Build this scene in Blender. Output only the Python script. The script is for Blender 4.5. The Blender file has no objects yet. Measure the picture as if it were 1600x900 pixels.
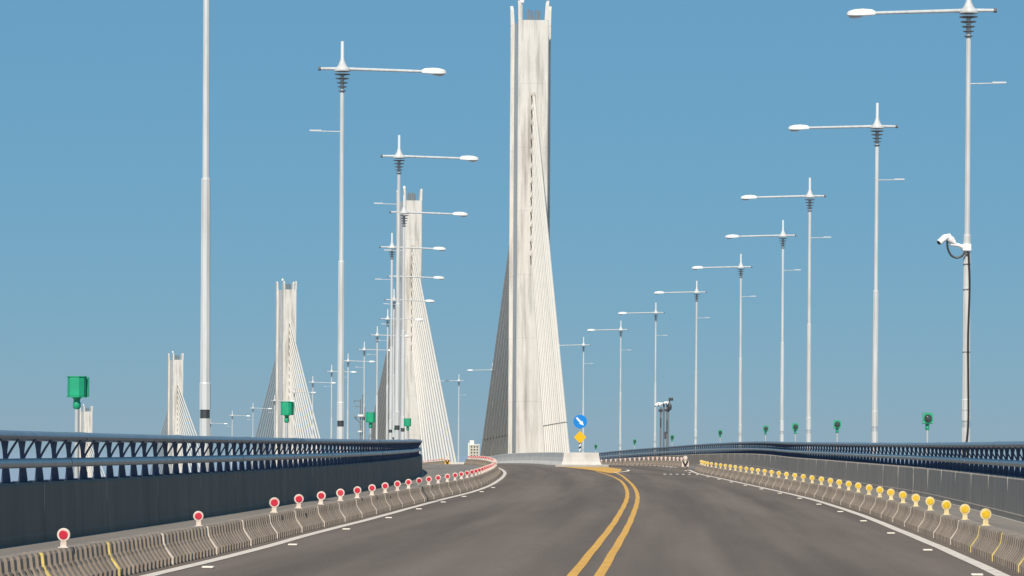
import bpy, math, random
import numpy as np
from mathutils import Vector, Matrix
random.seed(7)
S = bpy.context.scene
COL = S.collection
R = math.radians

# ------------------------------------------------------------------ camera, sky, sun, exposure
cam = bpy.data.cameras.new('camera')
cam.sensor_width = 36.0
cam.lens = 36.0 * 5000 / 1600
cam.shift_y = 260 / 1600
cam.clip_start = 0.5
cam.clip_end = 90000
camo = bpy.data.objects.new('camera', cam)
camo.location = (0, 0, 1.25)
camo.rotation_euler = (R(90), R(-0.35), 0)
COL.objects.link(camo)
S.camera = camo

SUN_AZ, SUN_EL = 7.5, 44.0       # azimuth measured from straight behind the camera towards the left
w = bpy.data.worlds.new('World'); S.world = w; w.use_nodes = True
nt = w.node_tree; nt.nodes.clear()
sky = nt.nodes.new('ShaderNodeTexSky'); sky.sky_type = 'NISHITA'; sky.sun_disc = False
sky.sun_elevation = R(SUN_EL); sky.sun_rotation = R(180 + SUN_AZ)
sky.altitude = 0; sky.air_density = 0.6; sky.dust_density = 0.3; sky.ozone_density = 1.0
# photographic response of the sky: brightness compressed, hue pulled towards cyan
sep = nt.nodes.new('ShaderNodeSeparateColor'); cmb = nt.nodes.new('ShaderNodeCombineColor')
nt.links.new(sky.outputs['Color'], sep.inputs[0])
def wm(op, a, b):
    n = nt.nodes.new('ShaderNodeMath'); n.operation = op
    for k, q in enumerate((a, b)):
        if isinstance(q, (int, float)): n.inputs[k].default_value = q
        else: nt.links.new(q, n.inputs[k])
    return n.outputs[0]
Rr_, Gg_, Bb_ = sep.outputs[0], sep.outputs[1], sep.outputs[2]
g2 = wm('MULTIPLY', wm('POWER', wm('DIVIDE', Gg_, 6.0), 0.24), 3.78)
r2 = wm('MULTIPLY', wm('MULTIPLY', wm('POWER', wm('DIVIDE', Rr_, Gg_), 1.5), 0.79), g2)
b2 = wm('MULTIPLY', wm('MULTIPLY', wm('POWER', wm('DIVIDE', Bb_, Gg_), 0.468), 1.273), g2)
nt.links.new(r2, cmb.inputs[0]); nt.links.new(g2, cmb.inputs[1]); nt.links.new(b2, cmb.inputs[2])
bg = nt.nodes.new('ShaderNodeBackground'); bg.inputs['Strength'].default_value = 0.1
wo = nt.nodes.new('ShaderNodeOutputWorld')
nt.links.new(cmb.outputs[0], bg.inputs['Color']); nt.links.new(bg.outputs['Background'], wo.inputs['Surface'])

sl = bpy.data.lights.new('sun', 'SUN'); sl.energy = 5.0; sl.angle = R(0.53); sl.color = (1.0, 0.90, 0.76)
so = bpy.data.objects.new('sun', sl); COL.objects.link(so)
sd = Vector((-math.sin(R(SUN_AZ)) * math.cos(R(SUN_EL)), -math.cos(R(SUN_AZ)) * math.cos(R(SUN_EL)), math.sin(R(SUN_EL))))
so.rotation_euler = sd.to_track_quat('Z', 'Y').to_euler()
so.location = (-40, -60, 80)
vs = S.view_settings
vs.view_transform = 'Standard'; vs.look = 'None'; vs.gamma = 1.0; vs.exposure = 0.0; vs.use_curve_mapping = False

# ------------------------------------------------------------------ materials
def mat(name, col, rough=0.7, metal=0.0, spec=0.5, var=0.0, scale=3.0, stretch=(1, 1, 1), bump=0.0, bscale=60.0,
        stain=None, stain_amt=0.0, stain_scale=1.0, stain_stretch=(1, 1, 1), stain_lo=0.45, stain_hi=0.7, seed=True):
    m = bpy.data.materials.new(name); m.use_nodes = True
    t = m.node_tree; n = t.nodes; l = t.links
    b = n['Principled BSDF']
    b.inputs['Roughness'].default_value = rough; b.inputs['Metallic'].default_value = metal
    b.inputs['Specular IOR Level'].default_value = spec
    b.inputs['Base Color'].default_value = (*col, 1)
    if var or bump or stain:
        co = n.new('ShaderNodeTexCoord')
        oi = n.new('ShaderNodeObjectInfo')
        ad = n.new('ShaderNodeVectorMath'); ad.operation = 'MULTIPLY_ADD'
        cb = n.new('ShaderNodeCombineXYZ')
        for k in range(3): l.new(oi.outputs['Random'], cb.inputs[k])
        l.new(cb.outputs[0], ad.inputs[0]); ad.inputs[1].default_value = (37.1, 91.7, 53.3) if seed else (0, 0, 0)
        l.new(co.outputs['Object'], ad.inputs[2])
        last = None
        def noise(sc, st, det=5.0):
            mpn = n.new('ShaderNodeMapping'); mpn.inputs['Scale'].default_value = st
            l.new(ad.outputs[0], mpn.inputs['Vector'])
            x = n.new('ShaderNodeTexNoise'); x.inputs['Scale'].default_value = sc; x.inputs['Detail'].default_value = det
            x.inputs['Roughness'].default_value = 0.6
            l.new(mpn.outputs[0], x.inputs['Vector']); return x
        cur = None
        if var:
            x = noise(scale, stretch)
            rp = n.new('ShaderNodeValToRGB')
            rp.color_ramp.elements[0].position = 0.3; rp.color_ramp.elements[1].position = 0.72
            rp.color_ramp.elements[0].color = (*[c * (1 - var) for c in col], 1)
            rp.color_ramp.elements[1].color = (*[min(1, c * (1 + var)) for c in col], 1)
            l.new(x.outputs['Fac'], rp.inputs['Fac']); cur = rp.outputs['Color']
        if stain:
            x = noise(stain_scale, stain_stretch)
            mr = n.new('ShaderNodeMapRange'); mr.inputs['From Min'].default_value = stain_lo; mr.inputs['From Max'].default_value = stain_hi
            mr.inputs['To Max'].default_value = stain_amt
            l.new(x.outputs['Fac'], mr.inputs['Value'])
            mx = n.new('ShaderNodeMix'); mx.data_type = 'RGBA'
            l.new(mr.outputs[0], mx.inputs['Factor'])
            if cur: l.new(cur, mx.inputs['A'])
            else: mx.inputs['A'].default_value = (*col, 1)
            mx.inputs['B'].default_value = (*stain, 1); cur = mx.outputs['Result']
        if cur: l.new(cur, b.inputs['Base Color'])
        if bump:
            x = noise(bscale, (1, 1, 1), 4.0)
            bp = n.new('ShaderNodeBump'); bp.inputs['Strength'].default_value = bump; bp.inputs['Distance'].default_value = 0.01
            l.new(x.outputs['Fac'], bp.inputs['Height']); l.new(bp.outputs[0], b.inputs['Normal'])
    return m

M = {}
def asphalt():
    m = bpy.data.materials.new('asphalt'); m.use_nodes = True
    t = m.node_tree; n = t.nodes; l = t.links; b = n['Principled BSDF']
    b.inputs['Roughness'].default_value = 0.9; b.inputs['Specular IOR Level'].default_value = 0.28
    at_ = n.new('ShaderNodeAttribute'); at_.attribute_name = 'lateral'
    co = n.new('ShaderNodeTexCoord'); sp = n.new('ShaderNodeSeparateXYZ'); l.new(co.outputs['Object'], sp.inputs[0])
    cb = n.new('ShaderNodeCombineXYZ'); l.new(at_.outputs['Fac'], cb.inputs[0])
    my = n.new('ShaderNodeMath'); my.operation = 'MULTIPLY'; my.inputs[1].default_value = 0.022; l.new(sp.outputs[1], my.inputs[0]); l.new(my.outputs[0], cb.inputs[1])
    def nz(vec, sc, det, rough=.55):
        x = n.new('ShaderNodeTexNoise'); x.inputs['Scale'].default_value = sc; x.inputs['Detail'].default_value = det; x.inputs['Roughness'].default_value = rough
        l.new(vec, x.inputs['Vector']); return x.outputs['Fac']
    def rng(v, a, b_, c, d):
        x = n.new('ShaderNodeMapRange'); l.new(v, x.inputs['Value'])
        for k, q in zip(('From Min', 'From Max', 'To Min', 'To Max'), (a, b_, c, d)): x.inputs[k].default_value = q
        return x.outputs[0]
    def mul(a, b_):
        x = n.new('ShaderNodeMath'); x.operation = 'MULTIPLY'; l.new(a, x.inputs[0]); l.new(b_, x.inputs[1]); return x.outputs[0]
    tracks = rng(nz(cb.outputs[0], 0.85, 3), .34, .66, .76, 1.20)          # wear running along the lanes
    cb2 = n.new('ShaderNodeCombineXYZ'); l.new(at_.outputs['Fac'], cb2.inputs[0])
    my2 = n.new('ShaderNodeMath'); my2.operation = 'MULTIPLY'; my2.inputs[1].default_value = 0.12; l.new(sp.outputs[1], my2.inputs[0]); l.new(my2.outputs[0], cb2.inputs[1])
    patch = rng(nz(cb2.outputs[0], 0.9, 5, .65), .3, .7, .92, 1.07)         # broad patches
    grain = rng(nz(co.outputs['Object'], 28, 3, .7), .3, .7, .76, 1.24)
    cb3 = n.new('ShaderNodeCombineXYZ'); l.new(at_.outputs['Fac'], cb3.inputs[0])
    my3 = n.new('ShaderNodeMath'); my3.operation = 'MULTIPLY'; my3.inputs[1].default_value = 0.30; l.new(sp.outputs[1], my3.inputs[0]); l.new(my3.outputs[0], cb3.inputs[1])
    spots = rng(nz(cb3.outputs[0], 2.3, 4, .6), .66, .76, 1.0, .72)        # oil drips and tyre scuffs
    f = mul(mul(tracks, patch), mul(grain, spots))
    mx = n.new('ShaderNodeMix'); mx.data_type = 'RGBA'; mx.blend_type = 'MULTIPLY'; mx.inputs['Factor'].default_value = 1.0
    mx.inputs['A'].default_value = (0.147, 0.117, 0.0955, 1); l.new(f, mx.inputs['B']); l.new(mx.outputs['Result'], b.inputs['Base Color'])
    bp = n.new('ShaderNodeBump'); bp.inputs['Strength'].default_value = 0.5; bp.inputs['Distance'].default_value = 0.01
    l.new(nz(co.outputs['Object'], 60, 4), bp.inputs['Height']); l.new(bp.outputs[0], b.inputs['Normal'])
    return m
M['asphalt'] = asphalt()
M['shoulder'] = mat('shoulder', (0.20, 0.18, 0.16), 0.9, spec=0.3, var=0.15, scale=0.6, stretch=(1.5, 0.08, 1), bump=0.4, bscale=50,
                    stain=(0.30, 0.27, 0.23), stain_amt=0.5, stain_scale=0.5, stain_stretch=(2, 0.1, 1))
M['deck'] = mat('deck_concrete', (0.36, 0.34, 0.31), 0.85, var=0.12, scale=0.4, bump=0.3)
M['white_paint'] = mat('white_paint', (0.66, 0.59, 0.51), 0.75, var=0.12, scale=4, stain=(0.30, 0.26, 0.22), stain_amt=0.65, stain_scale=9, stain_lo=0.55, stain_hi=0.7)
M['yellow_paint'] = mat('yellow_paint', (0.66, 0.355, 0.06), 0.75, var=0.12, scale=3, stain=(0.27, 0.19, 0.10), stain_amt=0.6, stain_scale=8, stain_lo=0.55, stain_hi=0.7)
M['stud'] = mat('stud', (0.8, 0.74, 0.64), 0.5)
M['block'] = mat('barrier_concrete', (0.26, 0.215, 0.175), 0.9, var=0.18, scale=3, bump=0.5, bscale=40,
                 stain=(0.13, 0.105, 0.085), stain_amt=0.6, stain_scale=1.6, stain_stretch=(1, 1, 0.4), stain_lo=0.5, stain_hi=0.75)
M['mortar'] = mat('mortar', (0.62, 0.54, 0.46), 0.85, var=0.2, scale=8)
M['mortar_yellow'] = mat('mortar_yellow', (0.65, 0.50, 0.17), 0.8, var=0.25, scale=9)
M['wall'] = mat('parapet_concrete', (0.39, 0.325, 0.265), 0.85, var=0.14, scale=1.2, stretch=(3, 3, 0.3), bump=0.35, bscale=25,
                stain=(0.24, 0.20, 0.165), stain_amt=0.7, stain_scale=1.7, stain_stretch=(3, 3, 0.25), stain_lo=0.45, stain_hi=0.7)
M['wall_shaded'] = mat('parapet_concrete_shaded', (0.185, 0.157, 0.13), 0.85, var=0.12, scale=0.9, stretch=(1.2, 1.2, 0.5), bump=0.3, bscale=25,
                stain=(0.115, 0.10, 0.085), stain_amt=0.7, stain_scale=0.8, stain_stretch=(1.6, 1.6, 0.3), stain_lo=0.42, stain_hi=0.72)  # left wall: parapet concrete with its shade put into the base colour
M['seam'] = mat('seam', (0.55, 0.52, 0.48), 0.8, var=0.2, scale=6)
M['navy'] = mat('navy_steel', (0.032, 0.056, 0.12), 0.45, spec=0.5, var=0.25, scale=4, stain=(0.05, 0.06, 0.08), stain_amt=0.5, stain_scale=5)
M['rail'] = mat('rail_steel', (0.10, 0.14, 0.19), 0.32, metal=0.0, spec=0.6, var=0.18, scale=2.5, stretch=(1, 1, 1),
                stain=(0.2, 0.22, 0.24), stain_amt=0.4, stain_scale=3)
M['rail_mid'] = mat('rail_steel_grey', (0.36, 0.40, 0.43), 0.35, metal=0.3, spec=0.6, var=0.15, scale=2.5)
M['tower'] = mat('tower_concrete', (0.61, 0.59, 0.55), 0.85, var=0.09, scale=0.9, stretch=(1.5, 1.5, 0.5), bump=0.3, bscale=14,
                 stain=(0.29, 0.27, 0.24), stain_amt=0.85, stain_scale=0.9, stain_stretch=(2.2, 2.2, 0.17), stain_lo=0.47, stain_hi=0.70, seed=False)
M['island'] = mat('island_concrete', (0.56, 0.54, 0.505), 0.85, var=0.06, scale=0.8, bump=0.25, bscale=20,
                  stain=(0.38, 0.355, 0.32), stain_amt=0.7, stain_scale=1.1, stain_stretch=(1, 1, 0.35), stain_lo=0.5, stain_hi=0.75)
M['kerb'] = mat('kerb_concrete', (0.40, 0.37, 0.33), 0.9, var=0.15, scale=1.5, bump=0.3)
M['cable'] = mat('cable_sheath', (0.64, 0.60, 0.535), 0.5, var=0.05, scale=1.0)
M['clamp'] = mat('clamp', (0.03, 0.03, 0.032), 0.5)
M['pole'] = mat('lamp_paint', (0.56, 0.58, 0.585), 0.45, spec=0.4, var=0.07, scale=1.2, stretch=(1, 1, 0.4),
                stain=(0.36, 0.35, 0.32), stain_amt=0.5, stain_scale=2.0, stain_stretch=(4, 4, 0.3))
M['lamp_head'] = mat('lamp_head', (0.70, 0.72, 0.72), 0.3)
M['ring'] = mat('ring_grey', (0.12, 0.13, 0.14), 0.45)
M['glass'] = mat('lamp_glass', (0.42, 0.44, 0.44), 0.15, spec=0.8)
M['panel_dark'] = mat('panel_dark', (0.045, 0.05, 0.055), 0.5)
M['green'] = mat('green_plastic', (0.012, 0.34, 0.175), 0.5, var=0.15, scale=5)
M['lens'] = mat('lens', (0.10, 0.12, 0.12), 0.12, spec=0.9)
M['lens_shine'] = mat('lens_glass', (0.05, 0.065, 0.065), 0.07, spec=0.9)
M['galv'] = mat('galvanised', (0.52, 0.54, 0.55), 0.4, metal=0.25, var=0.08, scale=6)
M['marker_white'] = mat('marker_white', (0.70, 0.59, 0.52), 0.6, var=0.10, scale=12, stain=(0.42, 0.34, 0.27), stain_amt=0.6, stain_scale=9)
M['marker_pink'] = mat('marker_pink', (0.78, 0.45, 0.40), 0.5)
M['marker_red'] = mat('marker_red', (0.54, 0.02, 0.048), 0.45, var=0.2, scale=20)
M['marker_cream'] = mat('marker_cream', (0.70, 0.58, 0.33), 0.6, var=0.10, scale=12, stain=(0.42, 0.33, 0.2), stain_amt=0.6, stain_scale=9)
M['marker_yellow'] = mat('marker_yellow', (0.70, 0.45, 0.022), 0.45, var=0.15, scale=20)
M['marker_pale'] = mat('marker_pale', (0.72, 0.46, 0.40), 0.5)
M['sign_blue'] = mat('sign_blue', (0.008, 0.22, 0.66), 0.35)
M['sign_white'] = mat('sign_white', (0.82, 0.84, 0.84), 0.4)
M['sign_yellow'] = mat('sign_yellow', (0.80, 0.46, 0.012), 0.35)
M['black'] = mat('black', (0.018, 0.018, 0.02), 0.5)
M['cctv'] = mat('cctv_white', (0.82, 0.82, 0.80), 0.35)
M['mast'] = mat('mast_grey', (0.15, 0.155, 0.155), 0.5, var=0.1, scale=5)
M['build'] = mat('far_building', (0.55, 0.52, 0.45), 0.85, var=0.08, scale=0.2)
M['roofbox'] = mat('roof_box', (0.75, 0.73, 0.68), 0.8)
M['winglass'] = mat('window_glass', (0.06, 0.07, 0.08), 0.2)
M['land'] = mat('land', (0.12, 0.13, 0.07), 0.95, var=0.3, scale=0.02)
M['sea'] = mat('sea_water', (0.33, 0.37, 0.42), 0.3, spec=0.5, bump=0.15, bscale=0.25)  # pale turbid water, lightened further to stand in for haze

# ------------------------------------------------------------------ mesh helpers
class MB:
    def __init__(s): s.v = []; s.f = []
    def quadstrip(s, rings, closed=True, cap=True):
        base = len(s.v); n = len(rings[0])
        for r in rings: s.v += [tuple(p) for p in r]
        m = n if closed else n - 1
        for i in range(len(rings) - 1):
            for j in range(m):
                a = base + i * n + j; b = base + i * n + (j + 1) % n
                s.f.append((a, b, b + n, a + n))
        if cap and closed:
            s.f.append(tuple(base + j for j in range(n))[::-1])
            k = base + (len(rings) - 1) * n
            s.f.append(tuple(k + j for j in range(n)))
        return s
    def box(s, x0, x1, y0, y1, z0, z1, bev=0.0):
        if bev:
            b = bev
            def ring(i, z): return [(x0 + b + i, y0 + i, z), (x1 - b - i, y0 + i, z), (x1 - i, y0 + b + i, z), (x1 - i, y1 - b - i, z),
                                    (x1 - b - i, y1 - i, z), (x0 + b + i, y1 - i, z), (x0 + i, y1 - b - i, z), (x0 + i, y0 + b + i, z)]
            return s.quadstrip([ring(b, z0), ring(0, z0 + b), ring(0, z1 - b), ring(b, z1)])
        r = lambda z: [(x0, y0, z), (x1, y0, z), (x1, y1, z), (x0, y1, z)]
        return s.quadstrip([r(z0), r(z1)])
    def tube(s, pts, rad, n=8, cap=True):
        pts = [Vector(p) for p in pts]
        if not hasattr(rad, '__len__'): rad = [rad] * len(pts)
        rings = []; u = None
        for i, p in enumerate(pts):
            t = (pts[min(i + 1, len(pts) - 1)] - pts[max(i - 1, 0)]).normalized()
            if u is None:
                u = t.orthogonal().normalized() if abs(t.z) > 0.95 else t.cross(Vector((0, 0, 1))).normalized()
            u = (u - t * u.dot(t)).normalized(); v = t.cross(u)
            rings.append([p + (u * math.cos(a) + v * math.sin(a)) * rad[i] for a in [2 * math.pi * (k + .5) / n for k in range(n)]])
        return s.quadstrip(rings, True, cap)
    def lathe(s, prof, c=(0, 0, 0), n=12):      # prof: (radius, z)
        rings = [[(c[0] + r * math.cos(2 * math.pi * k / n), c[1] + r * math.sin(2 * math.pi * k / n), c[2] + z) for k in range(n)] for r, z in prof]
        return s.quadstrip(rings)
    def disc_y(s, cx, cz, r, y0, y1, n=20):     # disc facing -y
        rings = [[(cx + r * math.cos(2 * math.pi * k / n), y, cz + r * math.sin(2 * math.pi * k / n)) for k in range(n)] for y in (y1, y0)]
        return s.quadstrip(rings[::-1] if False else rings)
    def poly_y(s, pts, y0, y1):                 # polygon in xz, extruded in y
        return s.quadstrip([[(x, y1, z) for x, z in pts], [(x, y0, z) for x, z in pts]])
    def mesh(s, name, m, smooth=False):
        me = bpy.data.meshes.new(name); me.from_pydata(s.v, [], s.f); me.validate()
        import bmesh
        bm = bmesh.new(); bm.from_mesh(me); bmesh.ops.recalc_face_normals(bm, faces=bm.faces[:]); bm.to_mesh(me); bm.free()
        me.materials.append(m)
        if smooth:
            me.polygons.foreach_set('use_smooth', [True] * len(me.polygons))
            try: me.set_sharp_from_angle(angle=R(40))
            except Exception: pass
        return me
    def build(s, name, m, parent=None, smooth=False):
        return link(name, s.mesh(name, m, smooth), parent)
def link(name, me, parent=None, loc=None, rot=None):
    o = bpy.data.objects.new(name, me); COL.objects.link(o)
    if parent: o.parent = parent
    if loc is not None: o.location = loc
    if rot is not None: o.rotation_euler = rot
    return o
def tag(o, label=None, cat=None, group=None, kind=None):
    if label: o['label'] = label
    if cat: o['category'] = cat
    if group: o['group'] = group
    if kind: o['kind'] = kind
    return o
def thing(name, label, cat, loc=(0, 0, 0), rot=(0, 0, 0), group=None):
    return tag(link(name, None, None, loc, rot), label, cat, group)
def copy_tree(o, parent=None):
    c = o.copy(); COL.objects.link(c); c.parent = parent
    for ch in list(o.children): copy_tree(ch, c)
    return c
ONES = 'zeroth first second third fourth fifth sixth seventh eighth ninth tenth eleventh twelfth thirteenth fourteenth fifteenth sixteenth seventeenth eighteenth nineteenth'.split()
TENS = {2: 'twenty', 3: 'thirty', 4: 'forty', 5: 'fifty'}
TENTH = {2: 'twentieth', 3: 'thirtieth', 4: 'fortieth', 5: 'fiftieth'}
def ordw(n):
    if n < 20: return ONES[n]
    return TENTH[n // 10] if n % 10 == 0 else TENS[n // 10] + '-' + ONES[n % 10]

# ------------------------------------------------------------------ the alignment (metres; y runs ahead of the camera)
class Curve:
    def __init__(s, pts):
        s.x = np.array([p[0] for p in pts], float); s.y = np.array([p[1] for p in pts], float)
        d = np.diff(s.y) / np.diff(s.x); h = np.diff(s.x)
        m = np.empty(len(pts)); m[0] = d[0]; m[-1] = d[-1]
        m[1:-1] = (d[:-1] * h[1:] + d[1:] * h[:-1]) / (h[1:] + h[:-1]); s.m = m
    def __call__(s, q):
        x = s.x
        if q <= x[0]: return float(s.y[0] + (q - x[0]) * s.m[0])
        if q >= x[-1]: return float(s.y[-1] + (q - x[-1]) * s.m[-1])
        i = int(np.searchsorted(x, q) - 1); h = x[i + 1] - x[i]; t = (q - x[i]) / h
        return float((2*t**3 - 3*t*t + 1) * s.y[i] + (t**3 - 2*t*t + t) * h * s.m[i] + (-2*t**3 + 3*t*t) * s.y[i+1] + (t**3 - t*t) * h * s.m[i+1])
Z = Curve([(0, 0), (40, 0), (82, .1), (142, .35), (190, .57), (220, .55), (250, .4), (292, .1), (330, -.4), (393, -1.2), (440, -2.3), (545, -5), (686, -11), (820, -20), (960, -31)])
AX = Curve([(0, -.8), (33, .77), (60, 2.1), (93, 3.5), (125, 4.35), (150, 4.65), (168, 4.55), (185, 3.95), (210, 2.9), (240, 1.34), (270, -.5), (300, -2.9),
            (330, -5.6), (393, -12.6), (470, -24.6), (545, -38.4), (686, -72), (820, -109), (960, -155)])
LR = Curve([(10, -8.0), (41.6, -6.6), (67.7, -5.4), (90, -4.55), (110, -4.05), (130, -3.85), (150, -4.2), (170, -5.2), (190, -6.2), (215, -7.2), (245, -8.5),
            (275, -10.2), (305, -12.3), (335, -14.9), (393, -22.1), (470, -34.1), (545, -47.9), (686, -81.5), (820, -118.5), (960, -164.5)])
RR = Curve([(20, 6.4), (40, 8.05), (60, 9.62), (77.6, 10.85), (91, 11.66), (110, 12.2), (129, 12.65), (148, 12.95), (172, 13.7), (202, 13.8), (232, 12.8), (262, 11.2),
            (292, 9.3), (322, 6.7), (352, 3.1), (382, -1.2), (412, -5.6), (470, -15.1), (545, -28.9), (686, -62.5), (820, -99.5), (960, -145.5)])
LB = Curve([(10, -5.1), (32, -4.11), (41, -3.72), (48, -3.5), (58.8, -3.05), (70, -2.62), (82, -2.12), (92, -1.65), (105, -1.22), (120, -.95), (136, -.78), (150, -.76), (170, -1.1),
            (185, -1.6), (210, -2.8), (235, -4.2), (255, -5.3), (270, -6.3), (300, -8.7), (330, -11.5)])
RB = Curve([(20, 4.6), (33, 5.58), (42.7, 6.25), (53, 6.88), (65, 7.56), (76, 8.05), (85, 8.38), (95, 8.6), (105, 8.74), (122, 8.95), (135, 9.08), (150, 9.2), (170, 9.75), (185, 9.85), (200, 9.85),
            (230, 9.3), (260, 8.0), (290, 6.1), (320, 3.4)])
def head(c, y, e=0.5): return math.atan2(-(c(y + e) - c(y - e)), 2 * e)
def pitch(y, e=0.5): return math.atan2(Z(y + e) - Z(y - e), 2 * e)
def at(c, y, off=0.0, dz=0.0):
    a = head(c, y)
    return Vector((c(y) + off * math.cos(a), y + off * math.sin(a), Z(y) + dz))
def stations(y0, y1, step):
    n = max(1, int(round((y1 - y0) / step))); return [y0 + (y1 - y0) * i / n for i in range(n + 1)]
def walk(c, y0, y1, step):          # points spaced by arc length
    ys = [y0]; y = y0
    while True:
        y += step * math.cos(head(c, y)); 
        if y > y1: return ys
        ys.append(y)
def sheet(name, cl, cr, y0, y1, dz, m, parent=None, step=3.0, ol=0.0, orr=0.0, across=1):
    mb = MB(); ys = stations(y0, y1, step); n = across + 1
    for y in ys:
        a = at(cl, y, ol, dz); b = at(cr, y, orr, dz)
        for k in range(n): mb.v.append(tuple(a.lerp(b, k / across)))
    for i in range(len(ys) - 1):
        for k in range(across):
            q = i * n + k; mb.f.append((q, q + 1, q + 1 + n, q + n))
    return mb.build(name, m, parent)

# ------------------------------------------------------------------ setting: sea, far shore, deck, road
mb = MB(); mb.v = [(-45000, -6000, -32), (45000, -6000, -32), (45000, 60000, -32), (-45000, 60000, -32)]; mb.f = [(0, 1, 2, 3)]
tag(mb.build('sea', M['sea']), kind='structure')
mb = MB()
rg = []
for r_, z_ in ((170, -32.5), (150, -31), (110, -27), (60, -25), (5, -24)):
    rg.append([(-48 + r_ * math.cos(2*math.pi*k/28) * (1 + .12*math.sin(3*k)), 4010 + r_ * math.sin(2*math.pi*k/28), z_) for k in range(28)])
mb.quadstrip(rg); tag(mb.build('far_shore', M['land']), kind='structure')

mb = MB(); rings = []
for y in stations(4, 955, 5):
    a = at(LR, y, -1.6); b = at(RR, y, 1.6)
    c1 = a.lerp(b, .22); c2 = a.lerp(b, .78)
    rings.append([(a.x, a.y, a.z - .01), (b.x, b.y, b.z - .01), (b.x, b.y, b.z - .5), (c2.x, c2.y, c2.z - 3.2), (c1.x, c1.y, c1.z - 3.2), (a.x, a.y, a.z - .5)])
mb.quadstrip(rings)
deck = tag(mb.build('bridge_deck', M['deck']), kind='structure')
tag(sheet('shoulder', LR, LB, 5, 330, 0.0, M['shoulder'], None, 3, .1, -.1), kind='structure')
tag(sheet('shoulder', RB, RR, 5, 330, 0.0, M['shoulder'], None, 3, .1, -.1), kind='structure')
tag(sheet('shoulder', LR, RR, 331, 950, 0.0, M['shoulder'], None, 6, .1, -.1), kind='structure')
road = tag(sheet('road', LB, RB, 5, 330, 0.004, M['asphalt'], None, 3, -.12, .12, 12), kind='structure')
la = road.data.attributes.new('lateral', 'FLOAT', 'POINT')
la.data.foreach_set('value', [v.co.x - AX(v.co.y) for v in road.data.vertices])

def stripe(name, c, y0, y1, off, wd, m, dz=0.009):
    mb = MB(); ys = stations(y0, y1, 1.5)
    for y in ys:
        o = off(y) if callable(off) else off
        wv = 0.004 * math.sin(y * .9)
        mb.v.append(tuple(at(c, y, o - wd / 2 + wv, dz))); mb.v.append(tuple(at(c, y, o + wd / 2 + wv, dz)))
    for i in range(len(ys) - 1): mb.f.append((2*i, 2*i+1, 2*i+3, 2*i+2))
    return mb.build(name, m, road)
stripe('edge_line', LB, 6, 214, 0.43, 0.15, M['white_paint'])
stripe('edge_line', LB, 252, 322, 0.43, 0.15, M['white_paint'])
stripe('edge_line', RB, 6, 168, -0.45, 0.16, M['white_paint'])
stripe('edge_line', RB, 182, 300, -0.45, 0.15, M['white_paint'])
spread = lambda y: max(0, (y - 120) / 50) ** 1.5 * 0.55
stripe('yellow_line', AX, 8, 158, lambda y: -0.14 - spread(y), 0.108, M['yellow_paint'])
stripe('yellow_line', AX, 8, 158, lambda y: 0.14 + spread(y) * .6, 0.108, M['yellow_paint'])
mb = MB(); ys = stations(150, 181, 2.0)     # painted nose in front of the median island
for y in ys:
    t = (y - 150) / 31
    mb.v.append(tuple(at(AX, y, -0.10 - 1.25 * t ** 1.1, 0.013))); mb.v.append(tuple(at(AX, y, 0.12 + 1.15 * min(1, t * 1.6) ** .8, 0.013)))
for i in range(len(ys) - 1): mb.f.append((2*i, 2*i+1, 2*i+3, 2*i+2))
mb.build('painted_nose', M['yellow_paint'], road)
# reflective studs glued beside the lines
mbs = MB(); mbs.box(-.062, .062, -.07, .07, 0, .022, .006); stud_me = mbs.mesh('road_stud', M['stud'])
for c, off, ys in ((RB, -0.72, walk(RB, 33.7, 166, 8.6)), (RB, -0.72, walk(RB, 184, 250, 5.0)), (LB, 0.72, walk(LB, 34.6, 110, 8.4))):
    for y in ys:
        p = at(c, y, off, .006); link('road_stud', stud_me, road, p, (pitch(y), 0, head(c, y)))
for k in range(9):                       # white ends of the painted nose
    t = k / 8 * math.pi; y = 151.5 + 11 * (k / 8); p = at(AX, y, 0.25 + 1.0 * math.sin(t * .5), .016)
    link('road_stud', stud_me, road, p, (0, 0, 0))
# expansion joint across the right lane
mb = MB(); a = at(AX, 147, .7, .011); b = at(RB, 147, -.5, .011)
mb.quadstrip([[a + Vector((0, -.2, 0)), a + Vector((0, .2, 0)), a + Vector((0, .2, .004)), a + Vector((0, -.2, .004))],
              [b + Vector((0, -.2, 0)), b + Vector((0, .2, 0)), b + Vector((0, .2, .004)), b + Vector((0, -.2, .004))]])
mb.build('expansion_joint', M['clamp'], road)
for k in range(5):
    p = at(AX, 146.2, 2.35 + k * .28, .008); link('road_stud', stud_me, road, p, (0, 0, 0))

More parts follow.
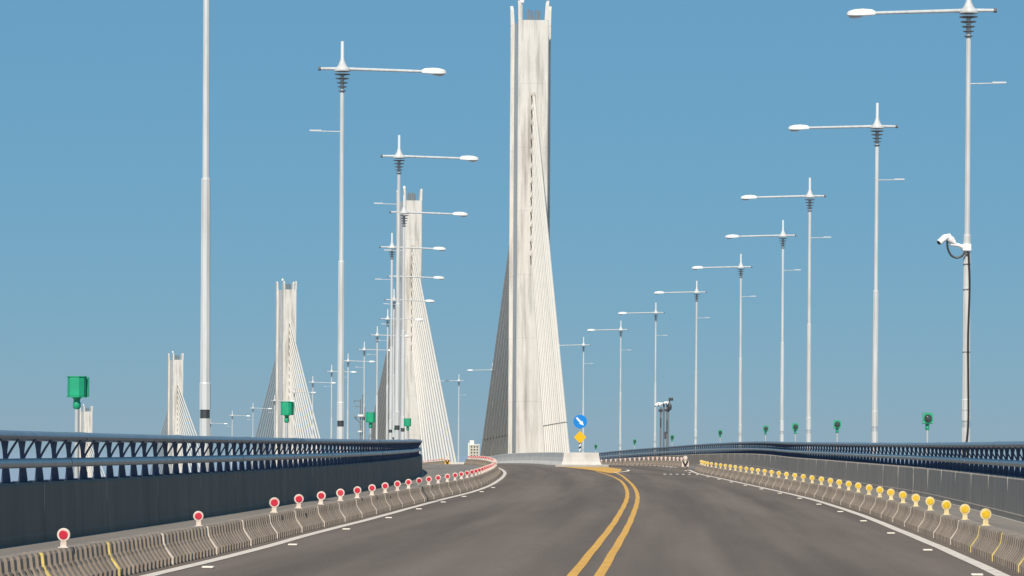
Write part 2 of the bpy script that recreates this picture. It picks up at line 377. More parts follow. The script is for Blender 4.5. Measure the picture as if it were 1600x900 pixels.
# ------------------------------------------------------------------ parapets and railings
WALL_H = 0.82
def parapet(c, y0, y1, side, label, m, seam):
    root = thing('parapet_wall', label, 'wall', at(c, (y0 + y1) / 2))
    root.location = (0, 0, 0)
    L = 5.0
    mb = MB()       # profile in xz, road side at x=0, outward is +side
    pr = [(0, 0), (.0, .10), (.012 * side, .12), (.03 * side, WALL_H - .04), (.06 * side, WALL_H), (.36 * side, WALL_H), (.40 * side, WALL_H - .04), (.40 * side, -.3), (0, -.3)]
    mb.quadstrip([[(x, -L/2 + .011, z) for x, z in pr], [(x, L/2 - .011, z) for x, z in pr]])
    me = mb.mesh('wall_panel', m)
    fm = MB(); pf = [(.02 * side, -.2), (.024 * side, WALL_H - .02), (.36 * side, WALL_H - .02), (.36 * side, -.2)]
    fm.quadstrip([[(x, -.02, z) for x, z in pf], [(x, .02, z) for x, z in pf]]); fme = fm.mesh('joint_filler', seam)
    ys = walk(c, y0, y1, L)
    for y in ys:
        link('wall_panel', me, root, at(c, y), (pitch(y), 0, head(c, y)))
        y2 = y + L / 2 * math.cos(head(c, y)); link('joint_filler', fme, root, at(c, y2), (pitch(y2), 0, head(c, y2)))
    return root
parapet(LR, 12, 330, -1, 'shaded concrete parapet wall along the left edge of the bridge', M['wall_shaded'], M['wall'])
parapet(RR, 12, 425, 1, 'grey panelled concrete parapet wall along the right edge of the bridge', M['wall'], M['seam'])

def railing(c, y0, y1, side, label, pit):
    root = thing('steel_railing', label, 'railing')
    # post: plates standing across the rail; s = outward
    s = side
    def plate(pts, th): 
        mb = MB(); mb.poly_y(pts, -th / 2, th / 2); return mb
    # flat post, waisted at the middle rail, with a curved strut reaching to the road side of the top rail
    mb = plate([(.14*s, .0), (.275*s, 0), (.262*s, .12), (.25*s, .25), (.245*s, .33), (.255*s, .45), (.285*s, .60), (.17*s, .60), (.19*s, .45), (.195*s, .33), (.175*s, .25), (.155*s, .12)], .03)
    cv = []
    for k in range(8):
        t = k / 7; cv.append((.205 - .165 * t ** 1.25 , .30 + .29 * t))
    outl = [((x - .013) * s, z) for x, z in cv] + [((x + .02) * s, z) for x, z in cv[::-1]]
    mb.poly_y(outl, -.013, .013)
    mb.box(min(.06*s, .34*s), max(.06*s, .34*s), -.09, .09, -.005, .018)
    pme = mb.mesh('railing_post', M['navy'])
    for y in walk(c, y0, y1, pit):
        p = at(c, y, 0, WALL_H); link('railing_post', pme, root, p, (pitch(y), 0, head(c, y)))
    ys = stations(y0 - 2, y1 + 1, 2.0)
    def sweep(name, pr, m):
        mb = MB(); rings = []
        for y in ys:
            a = head(c, y); p = at(c, y)
            rings.append([(p.x + x * s * math.cos(a), p.y + x * s * math.sin(a), p.z + z) for x, z in pr])
        mb.quadstrip(rings); return mb.build(name, m, root, True)
    def oval(cx, cz, rx, rz, n=14): return [(cx + rx * math.cos(2*math.pi*k/n), cz + rz * math.sin(2*math.pi*k/n)) for k in range(n)]
    sweep('top_rail', oval(.155, 1.455, .145, .072), M['rail'])
    sweep('middle_rail', oval(.115, 1.085, .08, .068), M['rail_mid'])
    sl_ = MB(); sl_.quadstrip([[(x * s, y, z) for x, z in oval(.115, 1.085, .088, .076)] for y in (-.14, .14)]); sme = sl_.mesh('rail_sleeve', M['rail_mid'], True)
    st = MB(); st.quadstrip([[(x * s, y, z) for x, z in oval(.155, 1.455, .152, .079)] for y in (-.16, .16)]); stm = st.mesh('rail_sleeve', M['rail'], True)
    for y in walk(c, y0 + 4, y1, 9.6):
        link('rail_sleeve', sme, root, at(c, y), (pitch(y), 0, head(c, y)))
        link('rail_sleeve', stm, root, at(c, y + 1.1), (pitch(y), 0, head(c, y)))
    return root
railing(LR, 14, 326, -1, 'navy blue steel railing on top of the left parapet wall', 1.15)
railing(RR, 15, 422, 1, 'navy blue steel railing on top of the right parapet wall', 1.37)

# ------------------------------------------------------------------ ribbed barrier blocks
PITCH = 3.5; BL = PITCH - 0.035; BH = 0.355
def block_mesh(ribs=13):
    prof = [(.205, 0), (.205, .085), (.185, .11), (.125, .20), (.108, .24), (.098, .33), (.085, BH)]
    groove = [.0, .075, .078, .066, .056, .05, .035]
    mb = MB(); rings = []
    per = BL / ribs
    def ring(y, g):
        r = [(x - groove[i] * g, z) for i, (x, z) in enumerate(prof)]
        pts = [(x, y, z) for x, z in r] + [(-x, y, z) for x, z in r[::-1]]
        return pts
    y = -BL / 2
    for k in range(ribs):
        e = 1 if 0 < k else 1
        rings += [ring(y, 0), ring(y + per * .45, 0), ring(y + per * .48, 1), ring(y + per * .97, 1)]
        y += per
    rings.append(ring(y, 0))
    mb.quadstrip(rings)
    return mb.mesh('barrier_block', M['block'])
BLK = block_mesh()
def joint_mesh(m):
    mb = MB(); pr = [(.19, .0), (.19, .085), (.17, .112), (.112, .20), (.097, .24), (.088, .325), (.078, BH - .006)]
    full = pr + [(-x, z) for x, z in pr[::-1]]
    full = [(x * 1.09, z * 1.012) for x, z in full]
    mb.quadstrip([[(x, y, z) for x, z in full] for y in (-.03, .03)]); return mb.mesh('joint_strip', m)
JW = joint_mesh(M['mortar']); JY = joint_mesh(M['mortar_yellow'])
def marker_proto(rim, face, nm, face_dir=-1):
    root = link(nm, None)
    mb = MB(); mb.box(-.065, .065, -.04, .04, -.002, .012, .003); mb.build('base_plate', M[rim], root)
    mb = MB(); mb.poly_y([(-.042, .012), (.042, .012), (.036, .10), (-.036, .10)], -.012, .012); mb.build('post', M[rim], root)
    mb = MB()
    n = 24; cz = .168
    mb.quadstrip([[(r_ * math.cos(2*math.pi*k/n), y, cz + r_ * math.sin(2*math.pi*k/n)) for k in range(n)] for y, r_ in ((.016, .080), (.011, .086), (-.011, .086), (-.016, .080))])
    rr = mb.build('disc_rim', M[rim], root, True)
    mb = MB(); mb.quadstrip([[(r_ * math.cos(2*math.pi*k/n), y * -face_dir, cz + r_ * math.sin(2*math.pi*k/n)) for k in range(n)] for y, r_ in ((-.014, .060), (-.019, .060), (-.023, .052))])
    mb.build('reflector', M[face], rr)
    for ch_ in root.children: ch_.scale = (.89, .89, .89)
    return root
P_RED = marker_proto('marker_white', 'marker_red', 'reflector_marker')
P_YEL = marker_proto('marker_cream', 'marker_yellow', 'reflector_marker')
P_PNK = marker_proto('marker_white', 'marker_pale', 'reflector_marker')
used = set()
def place(proto, loc, rot, label, cat, group):
    if proto.name in used: o = copy_tree(proto)
    else: o = proto; used.add(proto.name)
    o.location = loc; o.rotation_euler = rot
    return tag(o, label, cat, group)

def blocks(c, y0, y1, side_word, group, yellow=0, every=1, start=1, extra=''):
    ys = walk(c, y0, y1, PITCH)
    for i, y in enumerate(ys):
        a = head(c, y); ja = random.uniform(-.004, .004)
        o = link('barrier_block', None, None, at(c, y, random.uniform(-.008, .008), .001), (pitch(y), 0, a + ja))
        lab = f'{ordw(i + start)} ribbed barrier block from the front along {side_word}'
        if i < yellow: lab = f'{ordw(i + start)} ribbed yellow edged barrier block from the front along {side_word}'
        tag(o, lab, 'barrier block', group)
        link('ribbed_body', BLK, o)
        link('joint_strip', JY if i < yellow else JW, o, (0, PITCH / 2, 0))
    return ys
ysl = blocks(LB, 26.8, 214, 'the left edge line', 'barrier blocks along the left lane', 2)
ysr = blocks(RB, 33.0, 164, 'the right edge line', 'barrier blocks along the right lane', 3)
ysl2 = blocks(LB, 254, 326, 'the far left row', 'far left barrier blocks')
ysr2 = blocks(RB, 184, 300, 'the far right row', 'far right barrier blocks')
# markers
dl = [28.6, 38.6] + [47.4 + 0 * k for k in range(1)]
y = 47.4
lefty = [30.0, 38.9]
while y < 214: lefty.append(y); y += 3.45 if y < 130 else 3.5
for i, y in enumerate(lefty):
    place(P_RED, at(LB, y, 0, BH), (random.gauss(0, .04), random.gauss(0, .03), random.uniform(-.15, .15)), f'{ordw(i + 1)} red disc marker from the front on the left barrier', 'marker', 'red disc markers on the left barrier')
for o_ in [q for q in COL.objects if q.get('label', '').startswith(('first red disc', 'second red disc'))]: o_.scale = (.82, .82, .82)
righty = []; y = 41.8
while y < 164: righty.append(y); y += 3.5
for i, y in enumerate(righty):
    place(P_YEL, at(RB, y, 0, BH), (random.gauss(0, .04), random.gauss(0, .03), random.uniform(-.15, .15)), f'{ordw(i + 1)} yellow disc marker from the front on the right barrier', 'marker', 'yellow disc markers on the right barrier')
for i, y in enumerate(walk(RB, 186, 298, 4.6)):
    place(P_PNK, at(RB, y, 0, BH), (0, 0, 0), f'{ordw(i + 1)} pale pink disc marker from the opening on the far right barrier', 'marker', 'pale disc markers on the far right barrier')
for i, y in enumerate(walk(LB, 257, 324, 3.0)):
    o = place(P_RED, at(LB, y, 0, BH), (0, 0, 0), f'{ordw(i + 1)} small red disc marker from the gap on the far left barrier', 'marker', 'red disc markers on the far left barrier')

def end_marker(label, loc, rot, base):          # chevron board on the end of a barrier row
    o = thing('chevron_marker', label, 'marker', loc, rot)
    mb = MB(); mb.box(-.2, .2, -.02, .02, .06, .40); mb.build('board', M[base], o)
    mb = MB(); mb.poly_y([(-.19, .39), (-.08, .39), (0, .2), (.08, .39), (.19, .39), (.05, .07), (-.05, .07)], -.032, -.021); mb.build('chevron', M['black'], o)
    mb = MB(); mb.box(-.04, .04, .02, .07, 0, .52); mb.build('post', M[base], o)
    mb = MB(); mb.disc_y(0, .56, .12, -.01, .02); mb.build('disc', M['marker_white'], o)
end_marker('white board with black chevron closing the end of the far right barrier', at(RB, 181.6, 0, .004), (0, 0, 0), 'marker_white')
end_marker('yellow and black chevron board at the end of the far left barrier', at(LB, 251.2, 0, .004), (0, 0, 0), 'marker_yellow')

# ------------------------------------------------------------------ street lamps
def lamp_proto():
    o = link('street_lamp', None)
    oct_ = lambda r, z, n=8: [(r * math.cos(2*math.pi*(k+.5)/n), r * math.sin(2*math.pi*(k+.5)/n), z) for k in range(n)]
    mb = MB(); mb.box(-.15, .15, -.15, .15, -.05, .03, .01); mb.build('base_plate', M['pole'], o)
    mb = MB(); mb.quadstrip([oct_(.115, .03), oct_(.115, 1.90)]); mb.build('lower_pole', M['pole'], o)
    mb = MB(); mb.quadstrip([oct_(.100, 1.90), oct_(.100, 2.08)]); mb.build('dark_band', M['panel_dark'], o)
    mb = MB(); mb.quadstrip([oct_(.117, 2.08), oct_(.117, 2.62), oct_(.108, 2.64)]); mb.build('access_box', M['pole'], o)
    mb = MB(); mb.quadstrip([oct_(.104, 2.64), oct_(.094, 6.82), oct_(.086, 6.86)]); mb.build('middle_pole', M['pole'], o)
    mb = MB(); mb.quadstrip([oct_(.070, 6.86), oct_(.064, 11.4), oct_(.062, 12.4)]); mb.build('upper_pole', M['pole'], o)
    mb = MB(); mb.lathe([(.238, 12.52), (.245, 12.55), (.235, 12.60), (.13, 12.69), (.078, 12.82), (.06, 12.9)], n=14); mb.build('collar', M['pole'], o, True)
    for z, r_ in ((12.43, .235), (12.305, .205), (12.18, .17), (12.06, .14), (11.935, .112)):
        mb = MB(); mb.lathe([(r_ * .55, z - .022), (r_, z - .004), (r_, z + .012), (r_ * .8, z + .016)], n=14); mb.build('ring', M['ring'], o)
    mb = MB(); mb.quadstrip([oct_(.052, 12.88), oct_(.05, 13.42)]); mb.build('finial', M['lamp_head'], o)
    mb = MB(); mb.tube([(-.66, 0, 12.6), (0, 0, 12.6), (2.45, 0, 12.53)], [.042, .05, .042], 8); mb.build('arm', M['pole'], o)
    mb = MB(); mb.tube([(-.72, 0, 12.6), (-.64, 0, 12.6)], .06, 8); mb.build('arm_cap', M['ring'], o)
    # lamp head: tapered shell
    rings = []
    for x, wy, zt, zb in ((2.38, .05, .045, -.045), (2.46, .10, .085, -.055), (2.70, .15, .10, -.075), (2.92, .155, .085, -.08), (3.06, .11, .045, -.07), (3.11, .04, -.01, -.05)):
        z0 = 12.535
        rings.append([(x, -wy, z0 + zb), (x, -wy * .95, z0 + zt * .35), (x, -wy * .55, z0 + zt), (x, wy * .55, z0 + zt), (x, wy * .95, z0 + zt * .35), (x, wy, z0 + zb)])
    mb = MB(); mb.quadstrip(rings); h = mb.build('lamp_head', M['lamp_head'], o, True)
    mb = MB(); rings = []
    for x, wy, d in ((2.70, .04, .01), (2.76, .11, .05), (2.9, .12, .065), (3.02, .09, .05), (3.06, .03, .02)):
        z0 = 12.462
        rings.append([(x, -wy, z0), (x, wy, z0), (x, wy * .7, z0 - d), (x, -wy * .7, z0 - d)])
    mb.quadstrip(rings); mb.build('glass', M['glass'], h, True)
    mb = MB(); mb.tube([(-.05, 0, 10.72), (-.97, 0, 10.74)], [.016, .014], 6); mb.build('side_rod', M['pole'], o)
    mb = MB(); mb.box(-.97, -.62, -.012, .012, 10.75, 10.772); mb.build('rod_blade', M['lamp_head'], o)
    return o
LP = lamp_proto()
LPR = copy_tree(LP)
for ch in LPR.children:
    if ch.name.startswith('dark_band'):
        me_ = ch.data.copy(); me_.materials.clear(); me_.materials.append(M['galv']); ch.data = me_; ch.name = 'door_band'
leftl = [(66, -6.33), (95.7, -5.13), (125, -4.5), (156, -5.33), (184.5, -7.0), (215, -7.75), (245, -9.1), (275, -10.75), (305, -12.9), (335, -15.5), (365, -18.75), (395, -22.3),
         (425, -26.5), (455, -31), (486, -36.1), (516, -41.8), (545, -47.7), (576, -54.3)]
rightl = [(82, 11.62), (112, 12.68), (144, 13.34), (172, 14.5), (202, 14.4), (232, 13.3), (262, 11.7), (292, 9.87), (322, 7.15), (352, 3.5), (388, -2.4), (418, -7.0)]
notes_l = {1: 'nearest left street lamp, its top cut off by the picture'}
for i, (y, x) in enumerate(leftl):
    lab = notes_l.get(i + 1, f'{ordw(i + 1)} tall white street lamp from the front along the left railing')
    place(LP, (x, y, Z(y)), (random.gauss(0, .0015), random.gauss(0, .0015), head(LR, y) * .6 + random.uniform(-.02, .02)), lab, 'street lamp', 'street lamps along the left railing')
for i, (y, x) in enumerate(rightl):
    lab = f'{ordw(i + 1)} tall white street lamp from the front along the right railing'
    if i == 0: lab = 'nearest right street lamp, carrying a security camera halfway up'
    place(LPR, (x, y, Z(y)), (random.gauss(0, .0015), random.gauss(0, .0015), math.pi + head(RR, y) * .6 + random.uniform(-.02, .02)), lab, 'street lamp', 'street lamps along the right railing')

# security camera on the nearest right lamp
x, y = rightl[0][1], rightl[0][0]; zb = Z(y)
o = thing('security_camera', 'white security camera on a bracket of the nearest right lamp', 'security camera', (x, y, zb + 6.45))
mb = MB(); mb.tube([(-.1, -.02, .08), (-.22, -.02, .13), (-.42, -.02, .15)], [.055, .05, .045], 8); mb.box(-.12, .10, -.125, .12, -.02, .16, .01); mb.build('bracket', M['cctv'], o, True)
mb = MB(); mb.tube([(-.30, -.02, .16), (-.40, -.03, .26), (-.52, -.04, .33), (-.56, -.05, .30)], [.05, .10, .10, .06], 10); mb.build('camera_joint', M['cctv'], o, True)
mb = MB(); mb.tube([(-.44, -.05, .36), (-.58, -.12, .32), (-.74, -.2, .18)], [.07, .085, .075], 8); b_ = mb.build('camera_body', M['cctv'], o, True)
mb = MB(); mb.tube([(-.735, -.198, .184), (-.75, -.206, .17)], [.055, .055], 10); mb.build('camera_lens', M['black'], b_)
pts = [(-.51, -.06, .24), (-.50, -.09, .05), (-.42, -.12, -.13), (-.28, -.14, -.20), (-.15, -.15, -.16), (-.05, -.15, -.06), (.02, -.15, -.08), (.04, -.145, -.3), (.06, -.14, -1.0),
       (.03, -.14, -2.2), (.04, -.14, -3.3), (.05, -.14, -4.2), (.03, -.14, -4.7), (-.03, -.14, -5.2), (-.06, -.14, -5.7)]
o2 = thing('camera_cable', 'black cable looping from the security camera down the lamp pole', 'cable', (x, y, zb + 6.45))
cp = [Vector(p) for p in pts]; dense = []
for i in range(len(cp) - 1):
    p0 = cp[max(i-1, 0)]; p1 = cp[i]; p2 = cp[i+1]; p3 = cp[min(i+2, len(cp)-1)]
    for k in range(5):
        t = k / 5; dense.append(.5 * ((2*p1) + (p2-p0)*t + (2*p0-5*p1+4*p2-p3)*t*t + (3*p1-p0-3*p2+p3)*t**3))
dense.append(cp[-1])
mb = MB(); mb.tube(dense, .027, 7); mb.build('cable_run', M['black'], o2, True)
mb = MB()
for z_ in (-.35, -1.0, -2.6, -4.1):
    mm = MB(); mm.lathe([(.118, z_), (.118, z_ + .02)], n=8); mm.build('cable_tie', M['galv'], o2)

# ------------------------------------------------------------------ green fog lights on posts
def fog_proto():
    o = link('fog_light', None)
    mb = MB(); mb.tube([(0, 0, 0), (0, 0, 1.98)], .036, 10); mb.build('post', M['galv'], o, True)
    mb = MB(); mb.lathe([(.038, 1.90), (.062, 1.93), (.062, 2.0), (.05, 2.02), (.055, 2.06), (.085, 2.09)], n=12); mb.build('neck', M['green'], o, True)
    pl = lambda z, k=1.0: [(x * k, y * k, z) for x, y in ((-.09, -.105), (.09, -.105), (.135, -.05), (.135, .06), (.075, .125), (-.075, .125), (-.135, .06), (-.135, -.05))]
    mb = MB(); mb.quadstrip([pl(2.10, .96), pl(2.115), pl(2.385), pl(2.40, .96)]); h = mb.build('housing', M['green'], o)
    mb = MB(); mb.quadstrip([pl(2.402, 1.07), pl(2.416, 1.07)]); mb.build('top_lip', M['green'], h)
    mb = MB(); mb.quadstrip([pl(2.085, 1.1), pl(2.099, 1.1)]); mb.build('bottom_lip', M['green'], h)
    sq = lambda a, y: [(-a, y, 2.25 - a), (a, y, 2.25 - a), (a, y, 2.25 + a), (-a, y, 2.25 + a)]
    mb = MB(); mb.quadstrip([sq(.155, -.135), sq(.155, -.108)]); mb.build('front_frame', M['green'], h)
    for sx in (-1, 1):
        for sz in (-1, 1):
            mb = MB(); mb.box(sx*.13 - .012, sx*.13 + .012, -.146, -.136, 2.25 + sz*.13 - .012, 2.25 + sz*.13 + .012); mb.build('bolt', M['galv'], h)
    n = 18
    mb = MB(); mb.quadstrip([[(r_ * math.cos(2*math.pi*k/n), y, 2.25 + r_ * math.sin(2*math.pi*k/n)) for k in range(n)] for y, r_ in ((-.134, .118), (-.165, .118), (-.165, .105), (-.14, .10))]); mb.build('lens_ring', M['lens'], h, True)
    mb = MB(); mb.quadstrip([[(r_ * math.cos(2*math.pi*k/n), y, 2.25 + r_ * math.sin(2*math.pi*k/n)) for k in range(n)] for y, r_ in ((-.138, .102), (-.17, .085), (-.188, .05), (-.193, .01))]); mb.build('lens', M['lens_shine'], h, True)
    return o
FP = fog_proto()
for i, (y, off) in enumerate(((50, -.6), (78, -.52), (105, -.5), (134, -.5), (216, -.6))):
    place(FP, at(LR, y, off), (0, 0, math.pi + random.uniform(-.2, .2)), f'{ordw(i + 1)} green box light from the front behind the left railing, back view', 'fog light', 'green lights along the left railing')
for i, (y, off) in enumerate(((95, .5), (129, .45), (154, .5), (181, .5), (215, .5), (248, .4), (279, .5), (312, .5))):
    place(FP, at(RR, y, off), (0, 0, random.uniform(-.06, .06)), f'{ordw(i + 1)} green round lens light from the front behind the right railing', 'fog light', 'green lights along the right railing')

# ------------------------------------------------------------------ towers with cables and islands
def island_outline(c, y0, y1, hw, off):
    L = []; Rr = []
    for y in stations(y0, y1, 4):
        L.append((y, -hw - off)); Rr.append((y, hw + off))
    return L, Rr
def make_island(y0, y1, hw, label, fine):
    root = thing('median_island', label, 'median island', (0, 0, 0))
    ys = stations(y0, y1, 3 if fine else 8)
    ym = {184: 240, 330: 393, 486: 545, 628: 686}[y0]
    def hwf(y):
        t = max(0, 1 - abs(y - ym) / 42); return hw + .78 * t * t * (3 - 2 * t)
    def loop(off, z):
        pts = []
        def P(y, o, dz): 
            p = at(AX, y, o, dz); return (p.x, p.y, p.z)
        n0 = [(-hw * .93, -off), (hw * .93, -off)]
        pts.append(P(y0 - off, -hw * .9 - off * .7, z)); pts.append(P(y0 - off, hw * .9 + off * .7, z))
        for y in ys[(1 if fine else 1):-1]: pts.append(P(y, hwf(y) + off, z))
        pts.append(P(y1 + off, hw * .8, z)); pts.append(P(y1 + off, -hw * .8, z))
        for y in ys[1:-1][::-1]: pts.append(P(y, -hwf(y) - off, z))
        return pts
    mb = MB()
    prof = [(.26, 0), (.26, .07), (.10, .30), (.035, .55), (.0, .80), (-.02, .82), (-.21, .82), (-.22, .78), (-.24, .05)]
    mb.quadstrip([loop(o_, z_) for o_, z_ in prof], True, False); mb.build('barrier_wall', M['island'], root)
    mb = MB(); mb.quadstrip([loop(-.23, -.02), loop(-.23, .08)]); mb.build('island_fill', M['kerb'], root)
    mb = MB(); mb.quadstrip([loop(.75, 0), loop(.74, .10), loop(.70, .12), loop(.2, .13)], True, False); mb.build('kerb', M['kerb'], root)
    return root
def make_tower(yt, n, label, near_end, far_end, ncab=12, htower=33.1, rotx=0.0, hw=1.1, fine=True):
    a = head(AX, yt, 12) + rotx
    base = at(AX, yt)
    root = thing('bridge_tower', label, 'bridge tower', base, (0, 0, a))
    inv = (Matrix.Translation(base) @ Matrix.Rotation(a, 4, 'Z')).inverted()
    FW, RW, RX, D0, D1, D2, D3 = 1.13, 1.60, 1.44, -2.1, -1.25, 1.25, 2.1
    seg = 4.6; nseg = int(htower // seg); hs_ = htower / nseg
    for k in range(nseg):
        z0, z1 = k * hs_ + (.003 if k else -.3), (k + 1) * hs_ - .003
        # one lift of the shaft: front slab, recessed web, rear slab as one cross section
        b = .06
        sec = [(-FW + b, D0), (FW - b, D0), (FW, D0 + b), (FW + .02, D2 - .1), (FW + .02, D2), (RX, D2 + .02), (RX, D3 - b), (RX - b, D3), (-RW + b, D3), (-RW, D3 - b), (-RW, D2 + .02), (-FW - .18, D2), (-FW - .18, D2 - .1), (-FW, D0 + b)]
        mb = MB(); mb.quadstrip([[(x, y, z0) for x, y in sec], [(x, y, z1) for x, y in sec]]); mb.build('shaft_lift', M['tower'], root)
    # crown: side walls flaring outwards above the notch, with an inner cage
    for s in (-1, 1):
        for (ya, yb, wi, zt) in ((D0, D0 + .9, FW, 1.45), (D3 - .85, D3, RW if s < 0 else RX, 1.5)):
            mb = MB(); mb.quadstrip([[((wi - .30) * s, ya, htower), (wi * s, ya, htower), (wi * s, yb, htower), ((wi - .30) * s, yb, htower)],
                          [((wi - .24) * s, ya, htower + zt * .8), ((wi + .02) * s, ya, htower + zt * .8), ((wi + .02) * s, yb, htower + zt * .8), ((wi - .24) * s, yb, htower + zt * .8)],
                          [((wi - .16) * s, ya + .1, htower + zt), ((wi + .04) * s, ya + .1, htower + zt), ((wi + .04) * s, yb, htower + zt), ((wi - .16) * s, yb, htower + zt)]])
            mb.build('crown_horn', M['tower'], root)
    mb = MB(); mb.box(-.7, .7, -1.2, 1.2, htower - .02, htower + .05); mb.build('crown_slab', M['tower'], root)
    for k in range(7):
        x_ = -.48 + k * .17
        mb = MB(); mb.box(x_, x_ + .06 + .04 * (k % 3), .2, .3, htower + .05, htower + .95 + .1 * ((k * 5) % 3)); mb.build('cage_bar', M['mast'], root)
    mb = MB(); mb.tube([(-.78, .4, htower + .3), (-.78, .4, htower + 1.6)], .05, 8); bp_ = mb.build('beacon_post', M['galv'], root)
    mb = MB(); mb.lathe([(.08, 1.58), (.17, 1.62), (.17, 1.85), (.1, 1.95)], (-.78, .4, htower), 10); mb.build('beacon', M['cctv'], bp_, True)
    # cables
    zt0, zt1 = htower * .475, htower * .835
    for sgn, endd in ((-1, near_end), (1, far_end)):
        t0, t1 = endd
        for k in range(ncab):
            q = k / (ncab - 1)
            zt = zt0 + (zt1 - zt0) * q; tt = t0 + (t1 - t0) * q
            yb = yt + sgn * tt
            pb = inv @ at(AX, yb, 0, .1)
            pt = Vector((0.03, sgn * 2.0, zt))
            mb = MB()
            if sgn > 0 and fine:           # the far stays run as close pairs
                for ox in (-.105, .105): mb.tube([pb + Vector((ox, 0, 0)), pt + Vector((ox, 0, 0))], .1, 9)
            else: mb.tube([pb, pt], {1: .108, 2: .125}.get(n, .13), 9)
            cb = mb.build('cable', M['cable'], root, True)
            dv = (pt - pb).normalized()
            if fine:
                q0 = pb + dv * ((2.55 - pb.z) / dv.z) if False else pb + dv * (2.5 / dv.z)
                mm = MB(); mm.tube([q0, q0 + dv * .09], .112, 9); mm.build('damper', M['clamp'], cb, True)
            mm = MB(); q1 = pt - dv * .62; mm.tube([q1, pt], [.125, .15], 9); mm.build('saddle_sleeve', M['kerb'] if fine else M['tower'], cb, True)
            # flat black strip beside the sleeve, standing in for shadow
            mm = MB(); mm.quadstrip([[(x_ + .05 * math.sin(q_ * 3), sgn * 2.1 - .012, zt - .85 + .7 * q_), (x_ + w_ + .05 * math.sin(q_ * 3), sgn * 2.1 - .012, zt - .85 + .7 * q_), (x_ + w_ + .05 * math.sin(q_ * 3), sgn * 2.1 + .012, zt - .85 + .7 * q_), (x_ + .05 * math.sin(q_ * 3), sgn * 2.1 + .012, zt - .85 + .7 * q_)] for q_, x_, w_ in ((0, -.13, .035), (.25, -.15, .06), (.5, -.17, .075), (.75, -.18, .07), (1, -.165, .05))]); mm.build('anchor_shade', M['clamp'], cb)
    return root
make_tower(240, 1, 'nearest and largest pale concrete bridge tower with fanned white cables', (20, 44), (20, 60), 12, 33.1, R(-1.5))
make_tower(393, 2, 'second bridge tower, rising behind the cluster of left street lamps', (20, 62), (20, 56), 12, 33.4, R(1.0))
make_tower(545, 3, 'third bridge tower, between the two nearest left street lamps', (20, 58), (20, 56), 11, 34.0, R(5.0), fine=False)
make_tower(686, 4, 'fourth bridge tower, small, just left of the nearest left lamp', (20, 58), (20, 56), 11, 32.0, R(0.5), fine=False)
make_tower(820, 5, 'fifth and farthest bridge tower, its top beside the nearest green box light', (20, 56), (20, 56), 9, 31.5, R(0.0), fine=False)
make_island(184, 304, 1.12, 'white concrete median island around the foot of the nearest tower', True)
make_island(330, 452, 1.12, 'white concrete median island around the foot of the second tower', True)
make_island(486, 604, 1.12, 'white concrete median island around the foot of the third tower', False)
make_island(628, 744, 1.12, 'white concrete median island around the foot of the fourth tower', False)

# ------------------------------------------------------------------ keep-right sign on the island nose
p = at(AX, 186.2, 0.05, .1)
o = thing('traffic_sign', 'blue round arrow sign over a yellow diamond plate on the median nose', 'traffic sign', p, (0, 0, 0))
mb = MB(); mb.tube([(0, .04, 0), (0, .04, 3.0)], .032, 10); mb.build('post', M['galv'], o, True)
for k in range(4):
    mb = MB(); z0 = .82 + k * .13
    mb.quadstrip([[(.062 * math.cos(t), .04 + .062 * math.sin(t), z0 + zz + (.045 * math.cos(t))) for t in [2*math.pi*j/12 for j in range(12)]] for zz in (0, .13)])
    mb.build('sleeve_band', M['black'] if k % 2 else M['sign_white'], o, True)
mb = MB(); mb.disc_y(0, 2.52, .40, -.02, .0, 36); d_ = mb.build('blue_disc', M['sign_blue'], o)
a_ = R(-47); ux = Vector((math.cos(a_), math.sin(a_))); uy = Vector((-ux.y, ux.x))
arrow = [(-.31, .055), (.05, .055), (.05, .125), (.31, 0), (.05, -.125), (.05, -.055), (-.31, -.055)]
mb = MB(); mb.poly_y([((ux * x_ + uy * y_).x, 2.52 + (ux * x_ + uy * y_).y) for x_, y_ in arrow], -.028, -.021); mb.build('white_arrow', M['sign_white'], d_)
mb = MB(); mb.poly_y([(0, 1.24), (.36, 1.61), (0, 1.98), (-.36, 1.61)], -.02, .0); dd = mb.build('yellow_diamond', M['sign_yellow'], o)

# ------------------------------------------------------------------ masts with cameras
o = thing('camera_mast', 'cluster of grey posts with traffic cameras on top behind right railing', 'camera mast', at(RR, 257, .7), (0, 0, 0))
o.scale = (.72, .72, 1.0)
for x_, r_, hh in ((-.36, .10, 4.75), (-.02, .11, 5.1), (.34, .09, 4.95), (.52, .06, 4.7)):
    mb = MB(); mb.tube([(x_, .1, 0), (x_, .1, hh)], r_, 8); mb.build('post', M['mast'], o, True)
mb = MB(); mb.tube([(-1.0, 0, 4.95), (-.7, 0, 5.1), (-.2, 0, 5.05), (.5, 0, 5.1)], [.03, .06, .07, .05], 8); mb.build('cross_arm', M['cctv'], o, True)
for x_, z_, mm_ in ((-.85, 4.86, 'cctv'), (-.45, 4.9, 'cctv'), (.08, 5.05, 'cctv'), (.42, 5.05, 'cctv')):
    mb = MB(); mb.tube([(x_ - .16, -.25, z_ - .02), (x_ + .05, .0, z_ + .08), (x_ + .22, .12, z_ + .1)], [.085, .11, .08], 8); c_ = mb.build('camera_head', M[mm_], o, True)
    mb = MB(); mb.tube([(x_ - .16, -.25, z_ - .02), (x_ - .175, -.27, z_ - .03)], .07, 8); mb.build('camera_lens', M['black'], c_)
mb = MB(); mb.tube([(.45, -.1, 4.9), (.7, -.15, 5.5)], [.05, .05], 8); mb.box(.5, 1.0, -.3, .0, 5.28, 5.52, .03); mb.build('floodlight', M['panel_dark'], o)
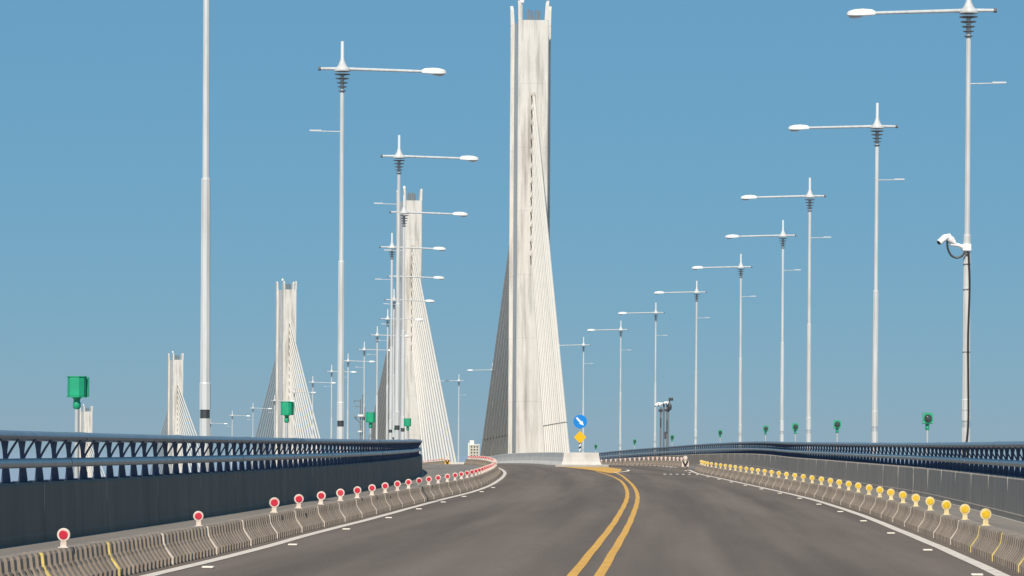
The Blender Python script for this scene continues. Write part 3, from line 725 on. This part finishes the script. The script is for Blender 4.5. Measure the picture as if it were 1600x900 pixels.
mb = MB(); mb.lathe([(.02, 4.5), (.2, 4.56), (.24, 4.75), (.2, 4.95), (.1, 5.05)], (.62, -.1, 0), 12); mb.build('camera_dome', M['panel_dark'], o, True)
mb = MB(); mb.box(-.6, -.15, -.05, .3, 4.38, 4.6, .02); mb.build('control_box', M['panel_dark'], o)
mb = MB(); mb.box(.1, .62, -.05, .3, 4.42, 4.62, .02); mb.build('control_box', M['panel_dark'], o)
for x_, z0, z1 in ((-.36, 3.2, 3.9), (.16, 2.2, 2.8), (.34, 2.7, 3.7)):
    mb = MB(); mb.box(x_ - .07, x_ + .07, -.12, -.02, z0, z1, .02); mb.build('junction_box', M['panel_dark'], o)

o = thing('antenna_mast', 'thin lattice mast with platform and antenna arms behind the left railing', 'mast', at(LR, 335, -.9), (0, 0, 0))
for x_, hh in ((-.10, 7.4), (.12, 7.9), (.36, 6.6)):
    mb = MB(); mb.tube([(x_, 0, 0), (x_, 0, hh)], .045, 8); mb.build('post', M['mast'], o, True)
for k in range(12):
    mb = MB(); z0 = .3 + k * .45; mb.tube([(-.10, 0, z0), (.12, 0, z0 + .4)], .018, 6); mb.build('brace', M['mast'], o)
mb = MB(); mb.box(-.75, .65, -.3, .3, 5.5, 5.58); mb.build('platform', M['mast'], o)
mb = MB(); mb.box(-.35, .2, -.34, -.1, 5.56, 5.78, .03); mb.build('camera_box', M['cctv'], o)
mb = MB(); mb.tube([(-.7, 0, 5.5), (-.1, 0, 4.9)], .04, 6); mb.build('strut', M['mast'], o)
mb = MB(); mb.tube([(-.10, 0, 7.2), (-.78, 0, 7.25)], .035, 6); mb.tube([(-.10, 0, 6.6), (-.72, 0, 6.65)], .035, 6); mb.tube([(-.74, 0, 7.25), (-.74, 0, 7.0)], .035, 6); mb.build('antenna_arm', M['mast'], o)
mb = MB(); mb.lathe([(.05, 3.9), (.26, 3.95), (.28, 4.03), (.1, 4.1)], (-.12, -.1, 0), 12); mb.build('lamp_dish', M['cctv'], o, True)

# ------------------------------------------------------------------ far building on the shore
o = thing('far_building', 'pale distant building with white rooftop box left of the nearest tower', 'building', (-47, 4000, -25), (0, 0, 0))
mb = MB(); mb.box(-6.6, 6.6, 0, 16, 0, 37.6); mb.build('wall', M['build'], o)
mb = MB(); mb.box(-7.0, 7.0, -.4, 16.4, 37.6, 38.6); mb.build('roof', M['roofbox'], o)
mb = MB(); mb.box(-6.0, -.6, 2, 8, 38.6, 43.6); mb.build('roof_box', M['roofbox'], o)
mb = MB(); mb.box(-8.0, -6.7, 0, 8, 0, 40.5); mb.build('stair_shaft', M['roofbox'], o)
for k in range(10):
    for j in range(3):
        mb = MB(); mb.box(-4.6 + j * 3.6, -2.6 + j * 3.6, -.12, -.02, 2 + k * 3.6, 4 + k * 3.6); f_ = mb.build('window', M['winglass'], o)
